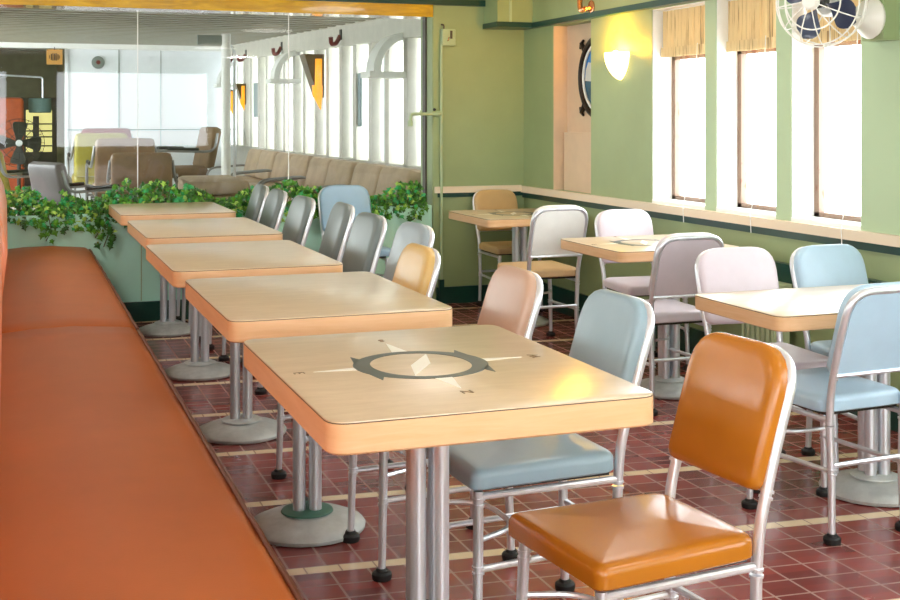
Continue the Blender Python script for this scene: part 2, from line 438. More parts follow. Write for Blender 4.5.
# chair rail, stripe, baseboards, soffit
struct('trim_3', MB().box((WX-.028, NY, .758), (WX, BY, .803)), M['cream'], 'cream chair rail and window sill along the ship side')
struct('trim_4', MB().box((WX-.012, NY, .722), (WX, BY, .758)), M['dkgreen'], 'dark green stripe under the cream rail on the window wall')
struct('trim_5', MB().box((2.775, BY-.028, .765), (WX-.028, BY, .809)), M['cream'], 'cream chair rail on the green end wall')
struct('trim_6', MB().box((2.80, BY-.012, .735), (WX-.012, BY, .765)), M['dkgreen'], 'dark green stripe under the rail on the end wall')
struct('baseboard_back', MB().box((2.79, BY-.018, 0), (WX-.018, BY, .115)), M['dkgreen'])
struct('baseboard_right', MB().box((WX-.018, 5.2, 0), (WX, BY, .165)), M['dkgreen'])
sf = MB(); SZ = 1.905
sf.box((3.147, 7.70, SZ+.035), (WX, BY, CZ), M['wall']); sf.box((3.41, NY, SZ+.035), (WX, 7.70, CZ), M['wall'])
struct('trim_7', sf, None, 'green boxed soffit round the corner of the ceiling')
sd = MB(); sd.box((3.137, 7.69, SZ), (WX, BY, SZ+.035)); sd.box((3.40, NY, SZ), (WX, 7.69, SZ+.035))
struct('trim_8', sd, M['dkgreen'], 'dark green lower edge of the boxed soffit')
sb = MB(); sb.box((3.232, 7.692, SZ+.035), (3.25, 7.70, CZ)); struct('trim_9', sb, M['wallpale'], 'narrow joint strip on the soffit')
struct('trim_10', MB().box((3.372, 4.08, 1.607), (WX, 4.213, CZ)), M['wall'], 'green boxed pillar above the fan bracket')
struct('trim_11', MB().box((GX1+.004, BY-.006, 0.1), (GX1+.045, BY, 2.06)), M['wall'], 'flat green batten beside the glass partition')

# ------------------------------------------------------------------ ship side fittings
# radiator enclosure and radiator
rc = empty('radiator_cover', (WX-.001, 4.0, 0), 'dark green radiator cover under the window sills behind chairs', 'radiator cover')
MB().box((-.04, -1.9, .52), (0, 1.15, .605)).build('top_rail', M['dkgreen'], rc, 0)
MB().box((-.04, 1.05, .0), (0, 1.15, .52)).build('upright', M['dkgreen'], rc, 0)
MB().box((-.04, -1.9, .0), (0, -1.8, .52)).build('upright', M['dkgreen'], rc, 0)
MB().box((-.02, -1.8, .0), (0, 1.05, .1)).build('kick_board', M['dkgreen'], rc, 0)
rd = empty('radiator', (WX-.045, 4.88, 0), 'pale green finned radiator between the white and ice blue chairs', 'radiator')
MB().box((-.10, -.14, .49), (-.005, .14, .52)).build('top_bar', M['rad'], rd, 0); MB().box((-.10, -.14, .0), (-.005, .14, .10)).build('bottom_bar', M['rad'], rd, 0)
g = MB()
for i in range(7): g.box((-.095, -.13+i*.04, .10), (-.01, -.108+i*.04, .49))
g.build('fins', M['rad'], rd, 0)

# blinds
def blind(name, a, b, z0, label, cordy):
    r = empty(name, (WX+.07, (a+b)/2, 1.89), label, 'window blind', 0, 'woven blinds above the three windows')
    g = MB(); n = 60; L = b-a
    for (zt, zb, off) in ((0.0, z0-1.89, 0.0), (z0-1.89+.05, z0-1.89-.004, -.012)):
        lp = []
        for s in (0, 1):
            row = []
            for i in range(n+1):
                y = -L/2+L*i/n; w = .006*math.sin(i*1.9)+.003*math.sin(i*.7+1)
                row.append((y, off+w))
            lp.append(row)
        vs = []; fs = []
        for (y, x) in lp[0]:
            vs += [(x, y, zt), (x, y, zb), (x+.004, y, zt), (x+.004, y, zb)]
        for i in range(n):
            o = i*4; fs += [(o, o+1, o+5, o+4), (o+2, o+6, o+7, o+3), (o, o+4, o+6, o+2), (o+1, o+3, o+7, o+5)]
        fs += [(0, 2, 3, 1), (n*4, n*4+1, n*4+3, n*4+2)]
        g.add(vs, fs, M['blind'])
    g.build('woven_shade', None, r, 60)
    MB().tube([(.01, -L/2-.01, .004), (.01, L/2+.01, .004)], .008, 8).build('head_rod', M['white'], r)
    MB().tube([(-.10, cordy, -1.165), (-.105, cordy, -1.08), (-.06, cordy, -.9), (-.015, cordy, -.2)], .0022, 6).build('pull_cord', M['white'], r)
    return r
blind('window_blind', 5.62, 6.115, 1.632, 'woven straw blind over the window next to the sconce', -.14)
blind('window_blind', 4.99, 5.485, 1.63, 'woven straw blind over the middle window of the three', -.14)
blind('window_blind', 4.335, 4.80, 1.632, 'woven straw blind behind the wire caged fan', -.16)

# sconce
sc = empty('wall_sconce', (WX, 6.50, 1.51), 'glowing half bowl sconce on the yellow lit green wall', 'wall lamp')
g = MB(); lps = []
for k in range(13):
    t = k/12; rr = .112*math.sin(min(1, t*1.02)*PI/2)**.8+.002; z = .165*t**1.25
    lps.append([(-rr*.8*math.sin(PI*j/20)-.001, rr*math.cos(PI*j/20), z) for j in range(21)])
inn = [[(x*.93-.001, y*.93, z) for x, y, z in l] for l in reversed(lps)]
g.loops(lps+inn, cap0=False, cap1=False); g.build('glass_bowl', M['lampglass'], sc, 50)
MB().box((-.012, -.03, .03), (0, .03, .16)).build('back_plate', M['brass'], sc, 0)
MB().tube([(-.03, 0, .07), (-.03, 0, .12)], .012, 10).lathe([(0.0, .12), (.018, .125), (.026, .15), (.018, .172), (0, .18)], 16, None, Matrix.Translation((-.03, 0, 0))).build('bulb', M['lampglass'], sc)

# porthole picture in the niche
pc = empty('porthole_picture', (WX+.10, 6.955, 1.545), 'round bronze porthole frame with a sailing boat picture in the cream niche', 'picture')
TX = Matrix.Rotation(-PI/2, 4, 'Y')           # local z becomes -x
g = MB(); g.tube([(-.012, .25*math.cos(a), .25*math.sin(a)) for a in [2*PI*i/48 for i in range(48)]], .024, 10, None, True); g.build('outer_ring', M['bronze'], pc)
g = MB(); g.tube([(-.014, .218*math.cos(a), .218*math.sin(a)) for a in [2*PI*i/48 for i in range(48)]], .009, 8, None, True); g.build('inner_ring', M['white'], pc)
g = MB(); N = 40
g.prism([(.215*math.cos(PI*i/N), .215*math.sin(PI*i/N)) for i in range(N+1)], 0, .006, M['sky'], Matrix.Rotation(PI/2, 4, 'X').inverted())
g = MB()
def yz(poly, x0, x1, m): g.loops([[(x0, a, b) for a, b in poly], [(x1, a, b) for a, b in poly]], m)
yz([(.215*math.cos(PI*i/N), -.0+.215*math.sin(PI*i/N)) for i in range(N+1)], -.002, -.006, M['sky'])
yz([(.215*math.cos(-PI*i/N), .215*math.sin(-PI*i/N)) for i in range(N+1)], -.002, -.006, M['sea'])
yz([(.205, -.02), (.05, -.03), (.06, .03), (.10, .09), (.16, .10), (.195, .05)], -.0065, -.008, M['cloud'])
yz([(-.05, -.14), (.11, -.13), (.10, -.155), (-.04, -.165)], -.0085, -.0105, M['white'])
yz([(.10, -.12), (.03, -.115), (.035, .09)], -.0085, -.0105, M['white'])
yz([(.015, -.12), (-.09, -.11), (.02, .12)], -.0085, -.0105, M['cloud'])
g.build('picture_disc', None, pc, 0)
for k in range(12):
    a = 2*PI*k/12+.26
    MB().lathe([(0, 0), (.006, .0), (.006, .01), (0, .012)], 8, None, Matrix.Translation((-.012, .27*math.cos(a), .27*math.sin(a))) @ TX).build('stud', M['bronze'], pc)
for a in (R(42), R(-42), R(138), R(-138)):
    u = Vector((0, math.cos(a), math.sin(a))); v = Vector((0, -math.sin(a), math.cos(a))); b0 = Vector((-.014, 0, 0))
    g = MB(); g.tube([b0+u*.25, b0+u*.34], [.022, .012], 8); g.tube([b0+u*.325-v*.035, b0+u*.335, b0+u*.325+v*.035], [.008, .012, .008], 8)
    g.build('dog_clamp', M['bronze'], pc)

# copper hook fitting on the soffit
hk = empty('pipe_fitting', (3.41, 6.85, 1.97), 'copper coloured bent pipe fitting on the soffit above the sconce', 'pipe fitting')
g = MB(); g.tube(fillet([(-.03, .05, .09), (-.04, .04, .02), (-.05, -.0, -.02), (-.04, -.04, -.01)], .03), .017, 10); g.build('bent_pipe', M['brass'], hk)
g = MB(); g.lathe([(0, 0), (.042, 0), (.042, .008), (.02, .014), (0, .014)], 20, None, Matrix.Translation((0, -.05, .0)) @ Matrix.Rotation(-PI/2, 4, 'Y'))
g.tube([(-.01, -.05, 0), (-.04, -.04, -.01)], .012, 8); g.build('flange', M['brass'], hk)

# switch box, conduit and tap pipe on the end wall
sw = empty('switch_box', (2.871, BY, 1.84), 'small green switch box high on the end wall', 'switch')
g = MB(); lp = [[(x, -z, y) for x, y in trap(.10, .10, .115, .01, .01, d)] for d, z in ((0, 0), (0, .038), (.006, .044))]
g.loops(lp); g.build('housing', M['box'], sw)
MB().box((.008, -.052, -.01), (.022, -.044, .045)).build('slot_cover', M['dkwall'], sw, 0)
MB().tube([(-.012, -.048, -.025), (-.012, -.062, -.022), (-.008, -.066, .0)], .004, 8).build('toggle', M['brass'], sw)
MB().tube(fillet([(-.03, -.02, .055), (-.03, -.02, .085), (-.045, -.01, .09)], .01), .006, 8).build('wire', M['dkwall'], sw)
cd = empty('conduit_pipe', (2.822, BY-.022, 0), 'thin green conduit running down the end wall beside the partition', 'pipe')
MB().tube([(0, 0, .0), (0, 0, 1.79)], .011, 10).build('riser', M['box'], cd)
MB().box((-.018, -.012, .0), (.018, .02, .17)).build('foot_cover', M['dkgreen'], cd, 0)
tp = empty('wall_pipe', (2.80, BY-.026, 1.311), 'green hooked pipe reaching across the glass from the conduit', 'pipe')
MB().tube(fillet([(.02, 0, -.03), (.02, 0, 0), (-.20, -.0, 0), (-.205, -.0, -.075)], .025), .011, 10).build('hooked_pipe', M['box'], tp)
MB().lathe([(0, -.085), (.019, -.085), (.019, -.05), (.012, -.045), (0, -.045)], 12, None, Matrix.Translation((-.205, 0, 0))).build('nozzle', M['box'], tp)
MB().lathe([(.013, -.016), (.017, -.016), (.017, .016), (.013, .016)], 12, None, Matrix.Rotation(PI/2, 4, 'Y')).build('coupling', M['box'], tp)
MB().tube([(-.13, 0, .008), (-.13, 0, .028)], .008, 8).build('valve_stub', M['box'], tp)
MB().lathe([(0, 0), (.011, 0), (.008, .012), (0, .014)], 10, None, Matrix.Translation((-.035, -.014, .03)) @ Matrix.Rotation(PI/2, 4, 'X')).build('wall_bolt', M['rubber'], tp)

# wall fan
fn = empty('wall_fan', (3.372, 4.15, 1.70), 'white wire cage wall fan with dark blue blades by the near window', 'fan')
MX = Matrix.Rotation(-PI/2, 4, 'Y')
MB().lathe([(0, 0), (.082, 0), (.088, .012), (.082, .022), (.06, .05), (.035, .085), (.028, .10), (0, .10)], 28, None, MX).build('wall_base', M['fanwhite'], fn)
MB().box((-.038, -.040, .012), (-.022, -.028, .055), None, Matrix.Rotation(.3, 4, 'Z')).build('rotary_switch', M['rubber'], fn, 0)
ax = Vector((-.86, -.50, -.05)).normalized()
hub = Vector((-.255, 0, .06))
MB().tube(fillet([(-.09, 0, 0), (-.17, .02, .0), hub-ax*.09+Vector((0, 0, -.02))], .04), .016, 10).build('neck', M['fanwhite'], fn)
TF = Matrix.Translation(hub) @ ax.to_track_quat('Z', 'Y').to_matrix().to_4x4()
MB().lathe([(0, -.17), (.04, -.165), (.06, -.13), (.062, -.07), (.05, -.045), (0, -.045)], 24, None, TF).build('motor', M['fanwhite'], fn)
g = MB(); RC = .185
def ringpts(r, z): return [(r*math.cos(2*PI*i/48), r*math.sin(2*PI*i/48), z) for i in range(48)]
for r, z in ((RC, .0), (.175, .040), (.175, -.045), (.115, .082)): g.tube(ringpts(r, z), .0032, 6, None, True, TF)
for k in range(12):
    a = 2*PI*k/12+.1; c, s = math.cos(a), math.sin(a)
    g.tube([TF @ Vector(p) for p in fillet([(.03*c, .03*s, .102), (.115*c, .115*s, .085), (.175*c, .175*s, .042), (RC*c, RC*s, 0), (.172*c, .172*s, -.045), (.05*c, .05*s, -.07)], .05, 5)], .0026, 6)
g.build('wire_cage', M['fanwhite'], fn)
MB().lathe([(0, .092), (.036, .092), (.036, .104), (.027, .112), (0, .115)], 20, None, TF).build('cage_cap', M['fanwhite'], fn)
MB().lathe([(0, -.02), (.028, -.02), (.028, .02), (.015, .032), (0, .034)], 20, None, TF).build('hub', M['darkmetal'], fn)
for k in range(4):
    g = MB(); vs = []; fs = []; nr, na = 14, 9
    for i in range(nr):
        for j in range(na):
            u = i/(nr-1); v = j/(na-1)-.5
            r = .02+.145*u; w = (.35+1.0*math.sin(min(1, u*1.15)*PI*.62))*.82
            if u > .6: w *= math.sqrt(max(.02, 1-((u-.6)/.4)**2))
            a = v*w; vs.append((r*math.cos(a), r*math.sin(a), v*.035))
    for i in range(nr-1):
        for j in range(na-1):
            p = i*na+j; fs.append((p, p+1, p+na+1, p+na))
    n0 = len(vs); vs += [(x, y, z-.003) for x, y, z in vs]; fs += [tuple(n0+q for q in reversed(f)) for f in fs]
    bd = [j for j in range(na)]+[i*na+na-1 for i in range(1, nr)]+[(nr-1)*na+j for j in range(na-2, -1, -1)]+[i*na for i in range(nr-2, 0, -1)]
    for i in range(len(bd)):
        p, q = bd[i], bd[(i+1) % len(bd)]; fs.append((p, q, n0+q, n0+p))
    g.add(vs, fs, None, TF @ Matrix.Rotation(PI/2*k+1.05, 4, 'Z')); g.build('blade', M['blade'], fn)

# ------------------------------------------------------------------ planter and ivy
PY = 7.905
pl = empty('planter_box', (0, PY, 0), 'long mint green planter box below the glass partition', 'planter')
PX0, PX1 = GX0, 2.745
MB().box((PX0, 0, .125), (PX1, .03, .685)).build('front_panel', M['mint'], pl, 0)
MB().box((PX0, -.012, 0), (PX1, .03, .125)).build('plinth', M['dkgreen'], pl, 0)
MB().box((PX0, .03, .56), (PX1-.03, .16, .64)).build('soil', M['soil'], pl, 0)
MB().box((PX1-.03, .03, .125), (PX1, .15, .685)).build('end_panel', M['mint'], pl, 0)
MB().box((.80, -.002, .13), (.806, 0, .685)).build('panel_joint', M['box'], pl, 0)
LEAF = [(0, -.30), (.10, -.42), (.34, -.34), (.26, -.12), (.56, -.02), (.30, .16), (.20, .22), (0, .62), (-.20, .22), (-.30, .16), (-.56, -.02), (-.26, -.12), (-.34, -.34), (-.10, -.42)]
def leaf(g, p, size, nrm, up, m):
    q = nrm.normalized(); u = (up-q*up.dot(q)).normalized(); w = u.cross(q)
    vs = [p+q*.18*size]; 
    for x, y in LEAF: vs.append(p+w*x*size+u*y*size-q*(abs(x)*.25*size))
    n = len(LEAF)
    g.add(vs, [(0, 1+i, 1+(i+1) % n) for i in range(n)], m)
def ivy(cx, half, top, drop, label, vines=()):
    r = empty('ivy_plant', (cx, PY+.08, .64), label, 'plant', 0, 'ivy along the planter')
    g = MB(); st = MB(); top += .035; n = int(430*half/.2)
    for k in range(n):
        x = random.uniform(-half, half)*1.08; h = top*(.75+.25*math.cos(x/half*2.2+cx*7))
        t = random.random(); y = random.uniform(-.13, .085)
        z = random.uniform(.0, h) if y > -.085 else random.uniform(-drop, h*.75)
        if y > .06: z = random.uniform(.02, h)
        z *= 1.0
        nv = Vector((random.uniform(-.7, .7), -1+random.uniform(-.2, .8), random.uniform(-.1, 1.0)))
        uv = Vector((random.uniform(-.8, .8), random.uniform(-.3, .3), random.choice((-1, -1, 1))))
        wgt = random.random(); fl = (z-.02)/max(h, .01)
        mi = 0 if wgt < .36 else 1 if wgt < .70 else 2 if wgt < .84 else 3
        leaf(g, Vector((x, y, z)), random.uniform(.028, .048), nv, uv, M['leaf'][mi])
    for k in range(14):
        x = random.uniform(-half, half)*.8; y = random.uniform(-.03, .03)
        st.tube(fillet([(x*.6, y, 0), (x*.8, y-.02, top*.4), (x, y-.06, top*random.uniform(.2, .8))], .04, 3), .003, 5)
    for vx, L in vines:
        st.tube([(vx, -.085, .07), (vx+.01, -.115, .02), (vx+.02, -.12, -L*.5), (vx-.01, -.118, -L)], .003, 5)
        for k in range(int(L*55)+4):
            t = random.random()**.6; z = -L*t+random.uniform(-.01, .03)
            leaf(g, Vector((vx+random.uniform(-.05, .05), -.122-random.random()*.02, z)), random.uniform(.034, .052), Vector((random.uniform(-.4, .4), -1, .3)), Vector((random.uniform(-.5, .5), 0, -1)), M['leaf'][random.choice((0, 0, 1))])
    g.build('foliage', None, r, 0); st.build('stems', M['stem'], r)
IV = [(-1.0, .2, .16, .02, 'ivy at the hidden far left end of the planter', ()),
      (-.6, .2, .16, .02, 'ivy in the planter behind the bench back', ()),
      (-.2, .2, .16, .02, 'ivy in the planter just behind the bench back edge', ()),
      (.18, .19, .18, .03, 'ivy clump beside the bench back with one small sprig trailing down', ((.06, .11),)),
      (.53, .19, .215, .06, 'ivy clump hanging low over the mint panel left of the last table', ((.0, .10), (.05, .16))),
      (.90, .20, .21, .03, 'ivy clump behind the middle of the last bench table', ()),
      (1.30, .21, .20, .03, 'ivy clump behind the right corner of the last bench table', ()),
      (1.70, .20, .19, .03, 'ivy clump behind the row of dark grey chairs', ()),
      (2.08, .19, .15, .02, 'ivy clump behind the light blue chair', ()),
      (2.49, .19, .17, .03, 'ivy clump at the right end by the conduit', ((.11, .05),))]
for a in IV: ivy(*a)

# ------------------------------------------------------------------ banquette bench
bn = empty('banquette_bench', (0, 0, 0), 'long orange brown vinyl bench with dark piping beside the tables', 'bench')
def cushion(y0, y1):
    def prof(d):   # x,z section of the seat cushion from rear to front edge
        k_ = -.020*max(-.3, 1-(d-2)/6.0)
        return [(a_ if a_ < .2 else a_+k_, b_) for a_, b_ in prof0()]
    def prof0():
        d = 0
        return [(-.02, .30), (.445, .30), (.478, .31), (.49, .335), (.492, .44), (.482, .472), (.455, .487), (.40, .492), (.25, .503-d*.003), (.10, .500), (-.02, .49)]
    lps = []
    n = 16
    for i in range(n+1):
        t = i/n; y = y0+(y1-y0)*t; e = min(t, 1-t)*n; s = 1 if e >= 1 else (0.965 if e < .01 else 1)
        lps.append([(x, y, .30+(z-.30)*s+(.003*math.sin(y*5.1)*math.sin(x*9) if .05 < x < .45 and z > .4 else 0)) for x, z in prof(y)])
    lps[0] = [(x, y0, .30+(z-.30)*.95) for x, z in prof(y0)]; lps.insert(1, [(x, y0+.015, z) for x, z in prof(y0)])
    lps[-1] = [(x, y1, .30+(z-.30)*.95) for x, z in prof(y1)]; lps.insert(-1, [(x, y1-.015, z) for x, z in prof(y1)])
    c = MB().loops(lps).build('seat_cushion', M['bench'], bn, 50)
    MB().tube([(.487-.020*max(-.3, 1-(y0+(y1-y0)*i/40-2)/6.0), y0+.01+(y1-y0-.02)*i/40, .472+.0025*math.sin(i*1.7)) for i in range(41)], .0065, 8).build('piping', M['pipe'], c)
cushion(-1.3, 1.745); cushion(1.75, 4.815); cushion(4.82, 7.85)
MB().box((-.12, -1.3, 0), (.42, 7.85, .30)).build('base', M['dkwall'], bn, 0)
def backrest(y0, y1, bulge):
    pr = [(-.14, .30), (-.035, .30), (-.025, .50), (-.012, .62), (bulge-.012, .78), (-.012, .88), (-.03, .925), (-.06, .94), (-.14, .94)]
    ys = [y0, y0+.03]+[y0+.03+(y1-y0-.06)*i/8 for i in range(1, 8)]+[y1-.03, y1]
    lps = []
    for y in ys:
        s = .97 if y in (y0, y1) else 1
        lps.append([(x if x < -.1 else x-(.02 if s < 1 else 0), y, z*s if z > .8 else z) for x, z in pr])
    MB().loops(lps).build('backrest', M['benchback'], bn, 60)
backrest(-1.3, 1.745, -.01); backrest(1.75, 4.815, -.005); backrest(4.82, 7.85, .018)

# ------------------------------------------------------------------ tables
def table(x0, x1, y0, y1, zt, label, group, base=None, compass=False, rot=0, th=.060, collar=None):
    cx, cy = (x0+x1)/2, (y0+y1)/2; W, L = x1-x0, y1-y0
    r = empty('pedestal_table', (cx, cy, 0), label, 'table', rot, group)
    rd_ = .045
    def lp(d, z): return [(x, y, z) for x, y in rpoly([(-W/2+d, -L/2+d), (W/2-d, -L/2+d), (W/2-d, L/2-d), (-W/2+d, L/2-d)], [rd_-d]*4, 7)]
    MB().loops([lp(.004, zt-th), lp(0, zt-th+.004), lp(0, zt-.0045)]).build('edge_band', M['edge'], r, 40)
    MB().loops([lp(.0005, zt-.0045), lp(.0005, zt-.0025)]).build('seam', M['edgeline'], r, 0)
    MB().loops([lp(.001, zt-.0025), lp(.0015, zt-.0005), lp(.003, zt)]).build('tabletop', M['top'], r, 30)
    bx, by = (base[0]-cx, base[1]-cy) if base else (0, 0)
    T = Matrix.Translation((bx, by, 0))
    MB().lathe([(.172, 0), (.181, .004), (.183, .014), (.178, .022), (.146, .036), (.10, .047), (.072, .054), (.066, .060), (.06, .062), (0, .062)], 48, None, T).build('base_plate', M['cast'], r)
    MB().lathe([(.062, .058), (.082, .056), (.080, .060), (.06, .068), (.0, .069)], 32, None, T).build('collar', collar or M['cast'], r)
    for i in range(4):
        a = R(33)+i*PI/2; q = .0355
        p = (bx+q*math.cos(a), by+q*math.sin(a))
        MB().tube([(p[0], p[1], .06), (p[0], p[1], zt-th)], .0195, 16).build('pole', M['polealu'], r)
    MB().box((bx-.09, by-.09, zt-th-.012), (bx+.09, by+.09, zt-th)).build('mounting_plate', M['darkmetal'], r, 0)
    if compass:
        ox, oy = .855-.87, .002; h0 = zt; k = 1.0
        def flat(polys, nm, m, dz):
            g = MB()
            for p in polys: g.prism([(ox+x, oy+y) for x, y in p], h0-.0004, h0+dz)
            return g.build(nm, m, r, 0)
        n = 48; g = MB(); vs = []; fs = []
        for i in range(n):
            a = 2*PI*i/n; ro = .148; ri = .109+.016*abs(math.sin(a))**2
            vs += [(ox+ro*math.cos(a), oy+ro*math.sin(a), h0+.0008), (ox+ri*math.cos(a), oy+ri*math.sin(a), h0+.0008), (ox+ro*math.cos(a), oy+ro*math.sin(a), h0-.0004), (ox+ri*math.cos(a), oy+ri*math.sin(a), h0-.0004)]
        for i in range(n):
            o, p = i*4, ((i+1) % n)*4
            fs += [(o, p, p+1, o+1), (o+2, o+3, p+3, p+2), (o, o+2, p+2, p), (o+1, p+1, p+3, o+3)]
        g.add(vs, fs)
        for a0, s in ((R(140), 1), (R(40), -1), (R(220), -1), (R(-40), 1)):
            pp = []
            for da, rr in ((0, .146), (.32*s, .146), (.0-.10*s, .178)): pp.append((ox+rr*math.cos(a0+da), oy+rr*math.sin(a0+da)))
            g.prism(pp, h0-.0004, h0+.0008)
        g.build('compass_ring', M['inlaydk'], r, 0)
        for ry_ in ([(-.148, -.014), (-.148, .014), (-.24, .0)], [(.148, .014), (.148, -.014), (.24, .0)], [(.018, .146), (0, .262), (-.020, .146)], [(-.018, -.146), (.0, -.255), (.020, -.146)]): flat([ry_], 'compass_ray', M['inlaywh'], .0006)
        flat([[(.048, .105), (-.024, -.004), (-.048, -.105), (.024, .004)]], 'compass_needle', M['inlaywh'], .0007)
        for ch, lx, ly, ro in (('N', .0, -.285, 0), ('S', 0, .300, PI), ('E', -.272, 0, -PI/2), ('W', .272, 0, PI/2)):
            cu = bpy.data.curves.new('compass_letter', 'FONT'); cu.body = ch; cu.size = .034; cu.align_x = 'CENTER'; cu.align_y = 'CENTER'; cu.extrude = .0004
            to = bpy.data.objects.new('compass_letter', cu); C.objects.link(to); dg = bpy.context.evaluated_depsgraph_get()
            me = bpy.data.meshes.new_from_object(to.evaluated_get(dg)); bpy.data.objects.remove(to)
            lo = bpy.data.objects.new('compass_letter', me); C.objects.link(lo); me.materials.clear(); me.materials.append(M['letter'])
            lo.parent = r; lo.location = (ox+lx, oy+ly, h0+.0004); lo.rotation_euler = (0, 0, ro)
    return r
GT = 'wooden pedestal tables along the bench'
table(.535, 1.197, 2.09, 2.955, .75, 'wooden pedestal table inlaid with a compass rose, nearest along the bench', GT, (.868, 2.53), 1)
table(.556, 1.195, 3.23, 4.12, .75, 'plain wooden pedestal table directly behind the compass table along the bench', GT, (.888, 3.75), collar=M['ring'])
table(.552, 1.172, 4.345, 5.29, .75, 'plain wooden pedestal table in the middle of the row of five', GT, (.902, 4.965))
table(.592, 1.215, 5.585, 6.56, .75, 'plain wooden pedestal table second from the ivy planter', GT, (.915, 6.184))
table(.595, 1.235, 6.93, 7.83, .75, 'wooden pedestal table touching the ivy planter, mirror bright top', GT, (.914, 7.457))
GR = 'pedestal tables on the window side'
table(2.69, 3.35, 6.72, 7.45, .682, 'wooden pedestal table with compass inlay in the far green corner', GR, (3.02, 7.02), 1, th=.05)
table(2.60, 3.24, 4.90, 5.56, .682, 'pedestal table with sunlit white top in the middle by the windows', GR, (2.93, 5.04), 1, th=.05)
table(2.25, 3.28, 3.20, 3.72, .672, 'pedestal table with glaring white top nearest on the window side', GR, (2.81, 3.45), th=.05)

# ------------------------------------------------------------------ chairs
def make_chair(name, label, loc, rotz, vin, group, scale=1.0, back=None, w=1.0):
    r = empty(name, loc, label, 'chair', rotz, group, scale)
    al = M['alu']; bv = back or vin
    # front at -y, back at +y
    st = MB(); T = Matrix.Translation((0, -.010, .412)) @ Matrix.Rotation(PI, 4, 'Z')
    pad(st, .345, .375, .405, .05, .03, .048, .020, .012, None, T); st.build('seat', vin, r, 40)
    MB().box((-.15, -.165, .400), (.15, .175, .411)).build('seat_board', M['darkmetal'], r, 0)
    fx, fy, rx, ry = .158, -.186, .146, .198
    def rings(g, p, d, r0):
        d = Vector(d).normalized(); p = Vector(p)
        for k in (-.007, .007): g.tube([p+d*(k-.0028), p+d*(k+.0028)], r0, 12)
    for s in (-1, 1):
        g = MB(); g.tube([(s*(fx+.006), fy-.006, .012), (s*fx, fy, .25), (s*(fx-.008), fy+.004, .40)], [.0105, .0125, .0125], 12)
        rings(g, (s*fx, fy, .215), (0, 0, 1), .0152); rings(g, (s*(fx-.006), fy+.004, .375), (0, 0, 1), .0152)
        l = g.build('leg', al, r)
        MB().lathe([(0, 0), (.026, 0), (.028, .006), (.028, .017), (.024, .022), (.017, .024), (.015, .031), (0, .031)], 16, None, Matrix.Translation((s*(fx+.006), fy-.006, 0))).build('rubber_foot', M['rubber'], l)
        g = MB(); g.tube([(s*(rx+.004), ry+.008, .012), (s*rx, ry+.002, .2), (s*(rx+.006), ry, .37)], [.0115, .0125, .0125], 12)
        rings(g, (s*rx, ry+.005, .225), (0, 0, 1), .0152); rings(g, (s*(rx+.006), ry, .375), (0, 0, 1), .0152)
        l = g.build('leg', al, r)
        MB().lathe([(0, 0), (.026, 0), (.028, .006), (.028, .017), (.024, .022), (.017, .024), (.015, .031), (0, .031)], 16, None, Matrix.Translation((s*(rx+.004), ry+.008, 0))).build('rubber_foot', M['rubber'], l)
        MB().tube([(s*fx, fy, .215), (s*rx, ry+.004, .225)], .0085, 10).build('side_stretcher', al, r)
        MB().tube([(s*(fx-.006), fy+.004, .388), (s*(rx+.006), ry, .388)], .0095, 10).build('seat_rail', al, r)
    MB().tube([(-rx, ry+.005, .245), (rx, ry+.005, .245)], .0085, 10).build('rear_stretcher', al, r)
    MB().tube(fillet([(-fx, fy, .285), (-.10, fy+.13, .285), (.10, fy+.13, .285), (fx, fy, .285)], .12, 8), .007, 8).build('front_hoop', al, r)
    bx = .151*w
    up = fillet([(-rx-.006, ry, .375), (-rx-.008, ry+.006, .47), (-bx, ry+.050, .62), (-bx, ry+.112, .812), (bx, ry+.112, .812), (bx, ry+.050, .62), (rx+.008, ry+.006, .47), (rx+.006, ry, .375)], .085, 8)
    g = MB(); g.tube(up, .0125, 12)
    for s in (-1, 1): rings(g, (s*(rx+.009), ry+.024, .535), (s*.02, .30, 1), .0152)
    g.build('back_frame', al, r)
    # back pad, leaning: local x, y(up), z(out to the front)
    p0 = Vector((0, ry+.026, .537)); p1 = Vector((0, ry+.112, .812)); u = (p1-p0).normalized(); nz = Vector((1, 0, 0)).cross(u).normalized()
    mid = (p0+p1)/2
    Tb = Matrix((Vector((1, 0, 0)), u, nz)).transposed().to_4x4(); Tb.translation = mid
    h = (p1-p0).length
    g = MB(); pad(g, .304*w, .310*w, h+.016, .03, .10, .034, .016, .006, None, Tb @ Matrix.Translation((0, .004, .008))); g.build('backrest', bv, r, 40)
    g = MB(); lps = [[(x, y, z) for x, y in trap(.284*w, .284*w, h-.01, .02, .085, d)] for d, z in ((.0, -.009), (.0, .007))]
    g.loops(lps, None, Tb @ Matrix.Translation((0, -.002, .0))); g.build('back_panel', bv, r, 40)
    g = MB(); lps = [[(x, y, z) for x, y in trap(.306*w, .312*w, h+.012, .03, .10, d)] for d, z in ((.0, .006), (.0, .013))]
    g.loops(lps, None, Tb @ Matrix.Translation((0, .004, -.001))); g.build('back_edging', M['shell'], r, 40)
    g = MB(); g.tube([Tb @ Vector((-.147*w, -h/2+.004, -.010)), Tb @ Vector((.147*w, -h/2+.004, -.010))], .007, 8); g.build('back_rail', al, r)
    return r
protos = {}
def chair(x, y, rot, key, label, group, scale=1.0, back=None):
    k = (key, back)
    if k not in protos:
        c = make_chair('dining_chair', label, (x, y, 0), R(rot), V[key], group, scale, V[back] if back else None, 1.09 if key in ('sky', 'tan', 'cream', 'lilac', 'lav', 'ice') else 1.0); protos[k] = c; return c
    c = copy_tree(protos[k]); c.location = (x, y, 0); c.rotation_euler = (0, 0, R(rot)); c.scale = (scale,)*3
    tag(c, label, 'chair', group); return c
GL = 'metal chairs beside the bench tables'
